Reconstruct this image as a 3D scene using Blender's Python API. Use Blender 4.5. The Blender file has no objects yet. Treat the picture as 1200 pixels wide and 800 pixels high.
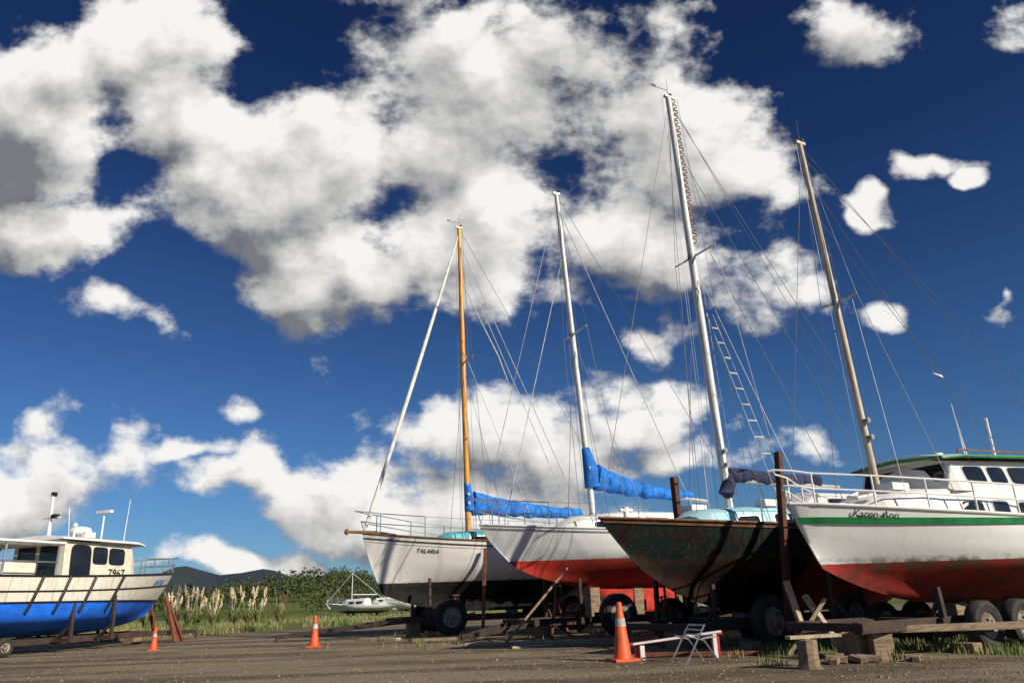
import bpy, math, random
import numpy as np
from mathutils import Matrix, Vector, noise
random.seed(7); rng=np.random.default_rng(7)
scene=bpy.context.scene
Z=Vector((0,0,1))
# ------------------------------------------------------------------ materials
def _n(nt,t,**k):
    n=nt.nodes.new(t)
    for a,b in k.items(): setattr(n,a,b)
    return n
def base(name):
    m=bpy.data.materials.new(name); m.use_nodes=True
    nt=m.node_tree; b=nt.nodes['Principled BSDF']; return m,nt,b
def setin(nt,sock,val):
    if isinstance(val,bpy.types.NodeSocket): nt.links.new(val,sock)
    else: sock.default_value=val
def math_(nt,op,a,b=0.0,c=0.0,clamp=False):
    n=_n(nt,'ShaderNodeMath',operation=op); n.use_clamp=clamp
    setin(nt,n.inputs[0],a); setin(nt,n.inputs[1],b)
    if len(n.inputs)>2: setin(nt,n.inputs[2],c)
    return n.outputs[0]
def mix(nt,f,a,b):
    n=_n(nt,'ShaderNodeMix',data_type='RGBA'); setin(nt,n.inputs[0],f)
    for i,c in ((6,a),(7,b)):
        if isinstance(c,bpy.types.NodeSocket): nt.links.new(c,n.inputs[i])
        else: n.inputs[i].default_value=(c[0],c[1],c[2],1)
    return n.outputs[2]
def coord(nt,scale=(1,1,1)):
    tc=_n(nt,'ShaderNodeTexCoord'); mp=_n(nt,'ShaderNodeMapping'); mp.inputs['Scale'].default_value=scale
    nt.links.new(tc.outputs['Object'],mp.inputs[0]); return mp.outputs[0]
def ntex(nt,vec,scale,detail=5,rough=.55):
    n=_n(nt,'ShaderNodeTexNoise'); n.inputs['Scale'].default_value=scale; n.inputs['Detail'].default_value=detail
    n.inputs['Roughness'].default_value=rough; nt.links.new(vec,n.inputs['Vector']); return n.outputs['Fac']
def sstep(nt,x,a,b):
    n=_n(nt,'ShaderNodeMapRange',interpolation_type='SMOOTHSTEP'); setin(nt,n.inputs[0],x)
    n.inputs[1].default_value=a; n.inputs[2].default_value=b; return n.outputs[0]
def bump(nt,b,h,strength,dist):
    n=_n(nt,'ShaderNodeBump'); n.inputs['Strength'].default_value=strength; n.inputs['Distance'].default_value=dist
    nt.links.new(h,n.inputs['Height']); nt.links.new(n.outputs[0],b.inputs['Normal'])
def M(name,col,rough=.5,metal=0,col2=None,amt=1.0,scale=6,sc=(1,1,1),bmp=0.0,lo=.4,hi=.65):
    m,nt,b=base(name); v=coord(nt,sc); f=ntex(nt,v,scale,5,.62)
    c2=col2 if col2 else tuple(x*.65 for x in col)
    k=math_(nt,'MULTIPLY',sstep(nt,f,lo,hi),amt)
    nt.links.new(mix(nt,k,col,c2),b.inputs['Base Color'])
    b.inputs['Roughness'].default_value=rough; b.inputs['Metallic'].default_value=metal
    if bmp: bump(nt,b,f,bmp,.02)
    return m
def hull_mat(name,top,bottom,wl,top2=None,bot2=None,peel=.0,scum=.45,rough=.35,aft=None,dirt=.3,spec=.5):
    m,nt,b=base(name); tc=_n(nt,'ShaderNodeTexCoord'); sx=_n(nt,'ShaderNodeSeparateXYZ'); nt.links.new(tc.outputs['Object'],sx.inputs[0])
    v=coord(nt); vs=coord(nt,(6,6,.5)); n1=ntex(nt,v,3,7,.65); n2=ntex(nt,vs,2.2,5,.6); n3=ntex(nt,v,14,4,.6)
    top2=top2 or tuple(x*.72 for x in top); bot2=bot2 or tuple(x*.5 for x in bottom)
    t=mix(nt,math_(nt,'MULTIPLY',sstep(nt,n2,.48,.75),dirt),top,top2)
    if peel>0:
        t=mix(nt,sstep(nt,n1,.62-peel*.16,.66-peel*.14),t,bot2)
        t=mix(nt,math_(nt,'MULTIPLY',sstep(nt,n3,.60,.68),.5),t,(.09,.08,.06))
        t=mix(nt,math_(nt,'MULTIPLY',sstep(nt,n2,.50,.64),.85),t,(.045,.022,.012))
    bo=mix(nt,sstep(nt,n1,.40,.62),bottom,bot2)
    if aft: bo=mix(nt,sstep(nt,math_(nt,'ADD',sx.outputs[0],math_(nt,'MULTIPLY',n1,1.6)),aft[1],aft[1]+.5),bo,aft[0])
    zz=math_(nt,'ADD',sx.outputs[2],math_(nt,'MULTIPLY',math_(nt,'SUBTRACT',n3,.5),.05 if peel>0 else .02))
    k=sstep(nt,zz,wl-.006,wl+.006)
    c=mix(nt,k,bo,t)
    if scum:
        ks=math_(nt,'MULTIPLY',sstep(nt,zz,wl-.14,wl+.0),math_(nt,'SUBTRACT',1,sstep(nt,zz,wl+.01,wl+.10)))
        ks=math_(nt,'MULTIPLY',ks,sstep(nt,n1,.44,.62)); c=mix(nt,math_(nt,'MULTIPLY',ks,scum),c,(.12,.10,.05))
    nt.links.new(c,b.inputs['Base Color'])
    r=math_(nt,'ADD',math_(nt,'MULTIPLY',k,rough-.8),.8); nt.links.new(r,b.inputs['Roughness'])
    b.inputs['Specular IOR Level'].default_value=spec
    bump(nt,b,n1,.22,.02); return m
WHITE=M('white_paint',(.83,.81,.77),.4,0,(.62,.59,.52),.45,5)
CREAM=M('cream_paint',(.81,.76,.62),.5,0,(.55,.47,.33),.5,5)
ALU=M('aluminium_spar',(.62,.62,.6),.38,.55,(.45,.45,.44),.7,4,(2,2,.5))
FIT=M('dull_fittings',(.32,.32,.31),.5,.4,(.2,.19,.18),.8,9)
WSPAR=M('white_spar',(.82,.80,.74),.4,.05,(.5,.48,.43),.6,3,(3,3,.6))
STEEL=M('stainless_tube',(.65,.65,.66),.25,.8)
WIRE=M('wire_rope',(.22,.22,.22),.5,.5)
WIREW=M('white_rope',(.6,.58,.53),.8)
VARN=M('varnished_mast',(.82,.38,.05),.35,0,(.55,.19,.02),.7,4,(4,4,.5))
BEIGE=M('weathered_spar',(.72,.63,.48),.6,0,(.42,.30,.18),.8,4,(4,4,.5))
GLASS=M('dark_glass',(.012,.014,.017),.06,0,(.03,.035,.04),.5,2)
RUBBER=M('tyre_rubber',(.022,.021,.02),.85,0,(.06,.05,.04),.7,8,bmp=.3)
RIM=M('painted_rim',(.34,.31,.27),.6,.1,(.16,.08,.04),.9,9)
RUST=M('rusty_steel',(.09,.035,.02),.85,.1,(.15,.06,.03),1,7,bmp=.4)
DRUST=M('dark_steel',(.045,.035,.03),.8,.2,(.10,.05,.03),.8,6,bmp=.3)
WOOD=M('old_timber',(.30,.21,.13),.85,0,(.16,.11,.07),1,5,(1,6,6),bmp=.5)
PALE=M('pale_timber',(.50,.40,.27),.8,0,(.33,.24,.15),1,5,(6,6,1),bmp=.4)
REDW=M('red_brown_timber',(.26,.07,.035),.8,0,(.13,.05,.03),1,5,bmp=.4)
BLUEC=M('blue_canvas',(.015,.22,.72),.8,0,(.008,.12,.46),1,4,bmp=.6)
NAVY=M('navy_canvas',(.035,.04,.10),.85,0,(.02,.022,.06),1,5,bmp=.6)
SAIL=M('furled_sail',(.82,.80,.74),.8,0,(.62,.59,.52),.8,4,(1,1,1.5),bmp=.4)
TURQ=M('turquoise_paint',(.10,.50,.52),.55,0,(.22,.5,.5),.8,5)
PTURQ=M('pale_blue_paint',(.34,.64,.72),.55,0,(.5,.62,.62),.8,5)
GREEN=M('green_paint',(.02,.25,.075),.4,0,(.02,.13,.05),.8,6)
TEAK=M('teak_rail',(.23,.11,.05),.6,0,(.13,.07,.035),1,6)
DECK=M('deck_paint',(.55,.54,.48),.7,0,(.4,.38,.33),.8,4)
ORANGE=M('orange_plastic',(.80,.11,.02),.55,0,(.42,.08,.03),.9,7)
REFL=M('white_reflective_band',(.62,.60,.55),.5,0,(.35,.32,.27),.9,10)
BLACK=M('black_fitting',(.015,.015,.016),.5)
PINK=M('faded_pink',(.6,.25,.28),.7)
REDP=M('red_paint',(.45,.03,.02),.5)
# ------------------------------------------------------------------ mesh builder
class MB:
    def __init__(s): s.v=[]; s.f=[]; s.mi=[]; s.cur=0
    def add(s,vs,fs):
        o=len(s.v); s.v+= [tuple(v) for v in vs]
        for f in fs: s.f.append(tuple(o+i for i in f)); s.mi.append(s.cur)
    def path(s,pts,r,n=6,closed=False,sq=1.0):
        pts=[Vector(p) for p in pts]; N=len(pts); vs=[]; fs=[]
        rr=r if isinstance(r,(list,tuple)) else [r]*N
        for i,p in enumerate(pts):
            a=pts[(i-1)%N] if (closed or i>0) else p; b=pts[(i+1)%N] if (closed or i<N-1) else p
            d=(b-a).normalized(); u=d.cross(Z)
            if u.length<.05: u=d.cross(Vector((0,1,0)))
            u.normalize(); w=u.cross(d)
            for k in range(n):
                t=2*math.pi*k/n; vs.append(p+u*math.cos(t)*rr[i]+w*math.sin(t)*rr[i]*sq)
        for i in range(N if closed else N-1):
            j=(i+1)%N
            for k in range(n): fs.append((i*n+k,i*n+(k+1)%n,j*n+(k+1)%n,j*n+k))
        if not closed: fs.append(tuple(range(n-1,-1,-1))); fs.append(tuple((N-1)*n+k for k in range(n)))
        s.add(vs,fs)
    def tube(s,a,b,r0,r1=None,n=8): s.path([a,b],[r0,r0 if r1 is None else r1],n)
    def beam(s,a,b,w,h,up=Z):
        a=Vector(a);b=Vector(b); d=(b-a).normalized(); u=d.cross(up)
        if u.length<.05: u=d.cross(Vector((1,0,0)))
        u.normalize(); k=u.cross(d); vs=[]
        for p in (a,b):
            for su,sk in ((-1,-1),(1,-1),(1,1),(-1,1)): vs.append(p+u*su*w/2+k*sk*h/2)
        s.add(vs,[(3,2,1,0),(4,5,6,7),(0,1,5,4),(1,2,6,5),(2,3,7,6),(3,0,4,7)])
    def box(s,c,sz,rz=0):
        c=Vector(c); R=Matrix.Rotation(rz,3,'Z'); vs=[]
        for x in (-1,1):
            for y in (-1,1):
                for z in (-1,1): vs.append(c+R@Vector((x*sz[0]/2,y*sz[1]/2,z*sz[2]/2)))
        s.add(vs,[(0,1,3,2),(4,6,7,5),(0,4,5,1),(2,3,7,6),(0,2,6,4),(1,5,7,3)])
    def lathe(s,prof,c,axis,n=24):
        c=Vector(c); ax=Vector(axis).normalized(); u=ax.orthogonal().normalized(); w=ax.cross(u); vs=[]; fs=[]
        for r,h in prof:
            for k in range(n):
                t=2*math.pi*k/n; vs.append(c+ax*h+(u*math.cos(t)+w*math.sin(t))*r)
        for i in range(len(prof)-1):
            for k in range(n): fs.append((i*n+k,i*n+(k+1)%n,(i+1)*n+(k+1)%n,(i+1)*n+k))
        s.add(vs,fs)
    def ico(s,c,r,sub=1):
        import bmesh
        bm=bmesh.new(); bmesh.ops.create_icosphere(bm,subdivisions=sub,radius=1)
        s.add([Vector(c)+Vector((v.co.x*r[0],v.co.y*r[1],v.co.z*r[2])) for v in bm.verts],[tuple(v.index for v in f.verts) for f in bm.faces]); bm.free()
    def build(s,name,mats,parent=None,smooth=True,bevel=0,ang=35):
        me=bpy.data.meshes.new(name); me.from_pydata(s.v,[],s.f)
        if not isinstance(mats,(list,tuple)): mats=[mats]
        for m in mats: me.materials.append(m)
        me.polygons.foreach_set('material_index',s.mi)
        me.validate(); me.update()
        import bmesh
        if len(s.v)<60000:
            bm=bmesh.new(); bm.from_mesh(me); bmesh.ops.recalc_face_normals(bm,faces=bm.faces); bm.to_mesh(me); bm.free()
        if smooth:
            me.polygons.foreach_set('use_smooth',[True]*len(me.polygons)); me.set_sharp_from_angle(angle=math.radians(ang))
        o=bpy.data.objects.new(name,me); scene.collection.objects.link(o)
        if parent: o.parent=parent
        if bevel:
            b=o.modifiers.new('bevel','BEVEL'); b.width=bevel; b.segments=2; b.limit_method='ANGLE'
        return o
def empty(name,loc=(0,0,0),rz=0):
    e=bpy.data.objects.new(name,None); scene.collection.objects.link(e); e.location=loc; e.rotation_euler=(0,0,rz); e.empty_display_size=.3; return e
def sm(a,b,x):
    t=min(1,max(0,(x-a)/(b-a))); return t*t*(3-2*t)
# ------------------------------------------------------------------ hull
class Hull:
    def __init__(h,L,B,zb,zm,ze,zk0,zkm,zks,rake,tw=.6,sm_=.55,e=.85,rs=.4,full=None,bow=None,kf=.38,rp=1.3,low=.65):
        h.__dict__.update(locals())
        h.TV=[0,.2,.4,.55,.7,.82,1]; h.full=full or [1,.99,.90,.70,.36,.14,.06]; h.bow=bow or [1,.80,.60,.43,.26,.13,.04]
    def hb(h,s):
        if s<h.sm_: return h.B/2*math.sin(math.pi/2*s/h.sm_)**h.e
        return h.B/2*(1-(1-h.tw)*((s-h.sm_)/(1-h.sm_))**2)
    def zs(h,s):
        if s<h.low: return h.zm+(h.zb-h.zm)*((h.low-s)/h.low)**2
        return h.zm+(h.ze-h.zm)*((s-h.low)/(1-h.low))**2
    def zk(h,s):
        if s<h.kf: return h.zkm+(h.zk0-h.zkm)*(1-s/h.kf)**2
        if s>.78: return h.zkm+(h.zks-h.zkm)*((s-.78)/.22)**1.5
        return h.zkm
    def pt(h,s,v,side,out=0):
        w=sm(0,.5,s); y=h.hb(s)*(np.interp(v,h.TV,h.bow)*(1-w)+np.interp(v,h.TV,h.full)*w)
        y=max(float(y),.0)+out; vc=max(v,0.0)
        z=h.zs(s)+(h.zk(s)-h.zs(s))*v
        x=s*h.L+h.rake*vc**h.rp*max(0.0,1-s)**4-h.rs*vc*s**6
        return Vector((x,side*y,z))
    def vz(h,s,dz): return dz/(h.zs(s)-h.zk(s))
    def mesh(h,name,mat,parent):
        b=MB(); V=[0,.03,.06,.1,.15,.2,.26,.32,.38,.44,.5,.56,.62,.68,.74,.8,.86,.92,1]
        S=[(i/44)**1.35 for i in range(45)]
        vs=[];n=2*len(V)
        for s in S:
            o=.012 if s==0 else 0
            for v in V: vs.append(h.pt(s,v,-1,o))
            for v in reversed(V): vs.append(h.pt(s,v,1,o))
        fs=[]
        for i in range(len(S)-1):
            for k in range(n-1): fs.append((i*n+k,i*n+k+1,(i+1)*n+k+1,(i+1)*n+k))
        fs.append(tuple((len(S)-1)*n+k for k in range(n)))
        fs.append(tuple(k for k in range(n)))
        b.add(vs,fs); return b.build(name,mat,parent,ang=50)
    def deck(h,mat,parent,drop=.05,name='deck'):
        b=MB(); vs=[];S=[.012+.976*i/30 for i in range(31)]
        for s in S:
            p=h.pt(s,h.vz(s,drop),-1); y=max(abs(p.y)-.004,.004)
            vs+=[(p.x,-y,p.z),(p.x,-y*.5,p.z+.03*h.hb(s)),(p.x,0,p.z+.045*h.hb(s)),(p.x,y*.5,p.z+.03*h.hb(s)),(p.x,y,p.z)]
        fs=[(i*5+k,i*5+k+1,(i+1)*5+k+1,(i+1)*5+k) for i in range(30) for k in range(4)]
        b.add(vs,fs); b.build(name,mat,parent)
    def rail(h,mat,parent,r=.03,name='toe_rail',dz=.01,sq=.7):
        b=MB()
        for sd in (-1,1): b.path([h.pt(i/36,0,sd)+Vector((0,0,dz)) for i in range(37)],r,8,sq=sq)
        b.tube(h.pt(1,0,-1),h.pt(1,0,1),r); b.build(name,mat,parent)
    def strip(h,mat,parent,d0,d1,t=.02,name='rubbing_strake',s0=0,s1=1):
        b=MB()
        for sd in (-1,1):
            vs=[];N=40
            for i in range(N+1):
                s=s0+(s1-s0)*i/N; a=h.vz(s,d0(s)); c=h.vz(s,d1(s))
                vs+=[h.pt(s,a,sd,-.002),h.pt(s,a,sd,t),h.pt(s,c,sd,t),h.pt(s,c,sd,-.002)]
            b.add(vs,[(i*4+k,i*4+k+1,(i+1)*4+k+1,(i+1)*4+k) for i in range(N) for k in range(3)])
        b.build(name,mat,parent,ang=30)
    def lifelines(h,mat,parent,s0,s1,n,H,name='guard_rail',pulpit=True,r=.013,inset=.06,mid=True):
        b=MB()
        ptop={}
        for sd in (-1,1):
            pts=[]
            for i in range(n+1):
                s=s0+(s1-s0)*i/n; p=h.pt(s,0,sd); p.y-=sd*min(inset,abs(p.y)); q=p+Vector((0,0,H)); b.tube(p,q,r); pts.append(q)
            ptop[sd]=pts
            ra=r if pulpit=='all' else r*.4
            b.path(pts,ra,6)
            if mid: b.path([p-Vector((0,0,H*.48)) for p in pts],ra,6)
        if pulpit:
            for dz in (0,H*.48):
                a=[p-Vector((0,0,dz)) for p in ptop[-1][:2]]; c=[p-Vector((0,0,dz)) for p in ptop[1][:2]]
                f=Vector((-.22 if dz==0 else -.05,0,h.zs(0)+H+.03-dz))
                b.path([a[1],a[0],(a[0]+f)/2+Vector((-.04,-.05,0)),f,(c[0]+f)/2+Vector((-.04,.05,0)),c[0],c[1]],r,6)
            b.tube(h.pt(0.01,0,1),f+Vector((0,0,.0)),r)
        b.build(name,mat,parent)
def cabin(parent,name,st,mat,cam=.05):
    b=MB(); vs=[]
    for x,wb,wt,zb,zt in st:
        vs+=[(x,-wb,zb),(x,-wt,zt-.05),(x,-wt+.05,zt-.008),(x,-wt*.5,zt+cam*.75),(x,0,zt+cam),(x,wt*.5,zt+cam*.75),(x,wt-.05,zt-.008),(x,wt,zt-.05),(x,wb,zb)]
    N=len(st); fs=[(i*9+k,i*9+k+1,(i+1)*9+k+1,(i+1)*9+k) for i in range(N-1) for k in range(8)]
    fs.append(tuple(range(9))); fs.append(tuple((N-1)*9+k for k in range(8,-1,-1)))
    b.add(vs,fs); b.build(name,mat,parent,bevel=.01,ang=30)
    def side(x,h,sd,out=0):
        X=[q[0] for q in st]; wb=np.interp(x,X,[q[1] for q in st]); wt=np.interp(x,X,[q[2] for q in st]); zb=np.interp(x,X,[q[3] for q in st]); zt=np.interp(x,X,[q[4] for q in st])-.05
        return Vector((x,sd*(wb+(wt-wb)*h+out),zb+(zt-zb)*h))
    return side
def windows(parent,side,lst,name='window',fmat=None,sides=(-1,1)):
    bg=MB(); bf=MB()
    for x0,x1,h0,h1 in lst:
        for sd in sides:
            for b,g,o in ((bf,.028,.006),(bg,0,.012)):
                cx,cy=(x0+x1)/2,(h0+h1)/2; ax,ay=(x1-x0)/2+g,(h1-h0)/2+g*1.6; pts=[]
                for k in range(20):
                    t=2*math.pi*k/20; c,s_=math.cos(t),math.sin(t)
                    pts.append((cx+ax*math.copysign(abs(c)**.38,c),cy+ay*math.copysign(abs(s_)**.38,s_)))
                vs=[side(x,h,sd,o) for x,h in pts]+[side(x,h,sd,-.01) for x,h in pts]
                b.add(vs,[tuple(range(20))]+[(k,(k+1)%20,20+(k+1)%20,20+k) for k in range(20)])
    bf.build(name+'_frame',fmat or ALU,parent,smooth=False); bg.build(name+'_glass',GLASS,parent,smooth=False)
def text_on(parent,h,body,s,dz,size,mat,side=-1,name='name_lettering'):
    p=h.pt(s,h.vz(s,dz),side,.006); ds=.02
    q=h.pt(s+ds,h.vz(s+ds,dz),side,.006); u=h.pt(s,h.vz(s,max(.005,dz-size*.9)),side,.006)
    if side<0: ex=(q-p).normalized()
    else: ex=(p-q).normalized()
    ez=(u-p); ez=(ez-ex*ez.dot(ex)).normalized(); en=ex.cross(ez)
    c=bpy.data.curves.new(name,'FONT'); c.body=body; c.size=size; c.extrude=.003; c.align_x='CENTER'; c.shear=.2; c.materials.append(mat)
    o=bpy.data.objects.new(name,c); scene.collection.objects.link(o); o.parent=parent
    m=Matrix((ex,ez,en)).transposed().to_4x4(); m.translation=p+en*.014; o.matrix_local=m
def wheel(b,c,r,w=.2,ax=(0,1,0)):
    ir=r*.56; b.cur=0
    b.lathe([(ir,-w/2+.02),(r*.8,-w/2),(r*.95,-w/2+.02),(r,-w/4),(r,w/4),(r*.95,w/2-.02),(r*.8,w/2),(ir,w/2-.02),(ir,-w/2+.02)],c,ax,28)
    b.cur=1; b.lathe([(ir,-w/2+.03),(ir*.85,-w/2+.05),(ir*.55,-w/2+.06),(ir*.35,-w/2+.02),(.0,-w/2+.02)],c,ax,20)
    b.lathe([(ir,w/2-.03),(ir*.85,w/2-.05),(ir*.55,w/2-.06),(ir*.35,w/2-.02),(.0,w/2-.02)],c,ax,20)
    for k in range(6):
        t=k*math.pi/3; a=Vector(ax).normalized(); u=a.orthogonal().normalized(); ww=a.cross(u)
        for sgn in (-1,1): b.tube(Vector(c)+(u*math.cos(t)+ww*math.sin(t))*ir*.42+a*sgn*(w/2-.05),Vector(c)+(u*math.cos(t)+ww*math.sin(t))*ir*.42+a*sgn*(w/2+.0),.014,n=6)
def trailer(loc,rz,h,axles,ty,r,zf,x0,x1,posts,draw=None,w=.2,name='boat_trailer'):
    e=empty(name,(loc[0],loc[1],0),rz)
    b=MB()
    for x in axles:
        for sd in (-1,1): wheel(b,(x,sd*ty,r),r,w)
    b.build('wheels',[RUBBER,RIM],e)
    b=MB()
    for x in axles: b.tube((x,-ty,r),(x,ty,r),.045)
    for sd in (-1,1):
        b.beam((x0,sd*ty*.62,zf),(x1,sd*ty*.62,zf),.09,.14)
        for x in axles:
            b.beam((x-.35,sd*ty*.62,r+.03),(x+.35,sd*ty*.62,r+.03),.06,.05); b.beam((x-.02,sd*ty*.62,r),(x+.02,sd*ty*.62,zf),.07,.1)
    for k in range(5):
        x=x0+(x1-x0)*k/4; b.beam((x,-ty*.8,zf+.01),(x,ty*.8,zf+.01),.1,.1)
    for (x,y,z) in posts:
        b.beam((x,y*.62,zf),(x,y,zf+.01),.08,.08); b.beam((x,y,zf-.05),(x,y*.96,z),.07,.07)
        b.beam((x,y,zf+.35),(x,y*.62,zf-.0),.05,.05)
    if draw: 
        for sd in (-1,1): b.beam((x0+.1,sd*ty*.6,zf-.02),draw,.08,.1)
        b.tube((draw[0]-.05,draw[1],draw[2]+.05),(draw[0]-.05,draw[1],0),.03)
    b.build('frame',[DRUST],e,smooth=False,bevel=.006)
    b=MB()
    for s in (.35,.5,.65):
        x=s*h.L; zk=h.zk(s); b.box((x,0,(zf+.05+zk)/2),(.25,.3,max(.04,zk-zf-.05)))
    b.box((x0+.5,0,zf/2-.03),(.3,.35,zf-.06)); b.box((x1-.4,0,zf/2-.03),(.3,.35,zf-.06))
    for x in axles: b.box((x-r-.12,-ty,.06),(.22,.24,.12),.1)
    b.build('timber_blocks',WOOD,e,smooth=False,bevel=.01)
    return e
def mast_rig(parent,mx,z0,top,r,mat,h,spread,sw,chain,back=True,fore=True,lower=True,wr=.0065,halyards=((.1,0),),bowx=.05):
    T=Vector(top); F=Vector((mx,0,z0)); b=MB()
    b.path([F,F.lerp(T,.5),T],[r,r*.95,r*.72],14,sq=1.25)
    b.box(T+Vector((0,0,.03)),(.20,.07,.05)); b.build('mast',mat,parent)
    b=MB()
    def at(z): return F.lerp(T,(z-z0)/(T.z-z0))
    tips={}
    for z in spread:
        m=at(z)
        for sd in (-1,1):
            t=m+Vector((.08,sd*sw,.05)); tips[(z,sd)]=t; b.tube(m,t,.025,.016)
    b.build('spreaders',mat,parent)
    b=MB()
    for z in spread: b.lathe([(r*1.12,-.05),(r*1.15,-.04),(r*1.15,.04),(r*1.12,.05)],at(z),(0,0,1),14)
    for dz in (.9,1.15): b.lathe([(0,0),(.04,0),(.03,.04),(.042,.08),(0,.08)],at(z0+dz)+Vector((0,-r*.9,0)),(0,-1,0),12)
    b.lathe([(r*1.5,0),(r*1.5,.05),(r*1.15,.09)],F,(0,0,1),14); b.build('mast_fittings',FIT,parent)
    b=MB(); s_c=chain/h.L
    for sd in (-1,1):
        c=h.pt(s_c,0,sd); c.y-=sd*.04
        pts=[T-Vector((0,0,.15))]+[tips[(z,sd)] for z in sorted(spread,reverse=True)]+[c]
        for i in range(len(pts)-1): b.tube(pts[i],pts[i+1],wr,n=5)
        b.tube(c,c.lerp(pts[-2],.035),wr*2.2,n=6)
        if lower:
            for dx in (-.45,.5):
                c2=h.pt(s_c+dx/h.L,0,sd); c2.y-=sd*.04; b.tube(at(spread[0])-Vector((0,0,.1)),c2,wr,n=5)
    if fore: b.tube(T-Vector((0,0,.1)),h.pt(0,0,1)+Vector((bowx,0,.05)),wr,n=5)
    if back:
        q=h.pt(1,0,1); q.y=0; b.tube(T,q+Vector((0,0,.1)),wr,n=5)
    for dx,dy in halyards: b.tube(T+Vector((dx,dy,0)),F+Vector((dx*2.2,dy*2.2,.4)),wr*.75,n=5)
    b.build('standing_rigging',WIRE,parent)
    b=MB(); b.tube(T,T+Vector((.02,0,.5)),.006,.004); b.tube(T+Vector((0,0,.2)),T+Vector((-.3,.05,.24)),.006); b.box(T+Vector((-.33,.05,.26)),(.11,.01,.06)); b.ico(T+Vector((.07,0,.1)),(.04,.04,.05))
    b.build('masthead_gear',BLACK,parent)
    return at
def sailcover(parent,a,b_,r0,r1,mat,sag=.06,hump=1.7,name='sail_cover'):
    a=Vector(a);b_=Vector(b_); N=60; pts=[];rr=[]
    for i in range(N+1):
        t=i/N; p=a.lerp(b_,t); p.z-=sag*math.sin(math.pi*t)+.03*noise.noise(Vector((t*6,r0*9,0))); k=r0+(r1-r0)*t**.55; k*=1+.22*noise.noise(Vector((t*11,r0*30,1)))-.10*(.5+.5*math.cos(t*6.283*9))**6
        if i==0 or i==N: k*=.4
        pts.append(p);rr.append(k)
    b=MB(); b.path(pts,rr,16,sq=hump)
    b.v=[tuple(Vector(v)+Vector((0,.035,.03))*noise.noise(Vector((v[0]*5,v[1]*7,v[2]*9)))) for v in b.v]
    b.build(name,mat,parent,ang=70)
    b=MB()
    for q in range(1,9):
        i=int(round(q*N/9)); b.path([pts[i]+Vector((0,math.cos(t)*(rr[i]+.006),math.sin(t)*(rr[i]+.006)*hump)) for t in [2*math.pi*k/14 for k in range(14)]],.006,5,closed=True)
    b.build(name+'_ties',mat,parent)
D=math.radians
# ================================================================== BOAT 1 : white + black, varnished mast
a1=D(24); P1=(-4.10,20.0,0); e=empty('sailboat',P1,a1)
h=Hull(8.4,2.6,2.57,2.22,2.3,1.05,.55,1.3,.55,tw=.55,e=.8)
h.mesh('hull',hull_mat('hull_white_black',(.80,.78,.74),(.013,.013,.014),1.31,(.58,.54,.47)),e)
h.deck(TURQ,e); h.rail(TEAK,e,.035); h.strip(WHITE,e,lambda s:.16,lambda s:.20,.015)
h.strip(DRUST,e,lambda s:.10,lambda s:.135,.022,name='cove_stripe')
text_on(e,h,'TALARIA',.185,.36,.15,BLACK)
sd=cabin(e,'cabin_trunk',[(2.0,.35,.3,2.2,2.42),(2.3,.6,.52,2.18,2.56),(4.2,.82,.74,2.15,2.66),(6.0,.78,.7,2.15,2.66)],TURQ)
windows(e,sd,[(2.8,3.3,.3,.75),(3.6,4.1,.3,.75),(4.5,5.2,.3,.75)])
at=mast_rig(e,2.96,2.5,Matrix.Rotation(-a1,3,'Z')@Vector((-1.57+4.10,21.2-20,12.05)),.08,VARN,h,[7.55],.6,3.2,halyards=((.12,.03),(-.1,.02)))
b=MB(); T=at(11.9); b.path([T.lerp(Vector((.08,0,2.75)),t/16)+Vector((0,0,-.12*math.sin(math.pi*t/16))) for t in range(17)],[.03+.018*math.sin(t/16*math.pi)+.02*t/16 for t in range(17)],8); b.build('furled_jib',SAIL,e)
b=MB(); b.path([(-.42,0,2.62),(.3,0,2.6),(.9,0,2.52)],[.035,.05,.05],8); b.build('bowsprit',TEAK,e)
b=MB(); b.ico((-.42,0,2.62),(.07,.07,.09)); b.build('bowsprit_end',TEAK,e)
b=MB(); b.tube(at(3.25)+Vector((.1,0,0)),(6.9,0,3.05),.05); b.build('boom',VARN,e)
sailcover(e,at(3.42)+Vector((.12,0,0)),(6.6,0,3.16),.21,.08,BLUEC)
b=MB(); b.path([at(3.2)+Vector((.08,0,0)),at(3.6)+Vector((.05,0,0)),at(4.0)],[.17,.14,.09],12); b.build('mast_boot_cover',BLUEC,e)
h.lifelines(STEEL,e,.05,.95,7,.55)
b=MB(); p=at(10.3); b.path([p,p+Vector((.5,-.3,-1.4)),p+Vector((1.0,-.5,-2.6)),p+Vector((1.35,-.6,-3.7))],[.012,.02,.02,.012],6); b.tube(at(11),Vector((6.0,-1,2.3)),.01); b.tube(at(8),Vector((4.6,-1.2,2.3)),.008); b.tube(at(11.5),Vector((7.2,.5,2.4)),.012); b.build('loose_halyards',WIREW,e)
b=MB(); b.beam((2.75,-1.5,0),(2.95,-1.27,2.1),.07,.07); b.build('hull_props',REDW,e,smooth=False)
trailer(P1,a1,h,[2.1,5.4],.95,.44,.40,.9,6.9,[(1.6,-.8,1.4),(1.6,.8,1.4),(5.2,-1.05,1.5),(5.2,1.1,1.6)],draw=(-1.9,.5,.12),w=.24)
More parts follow.
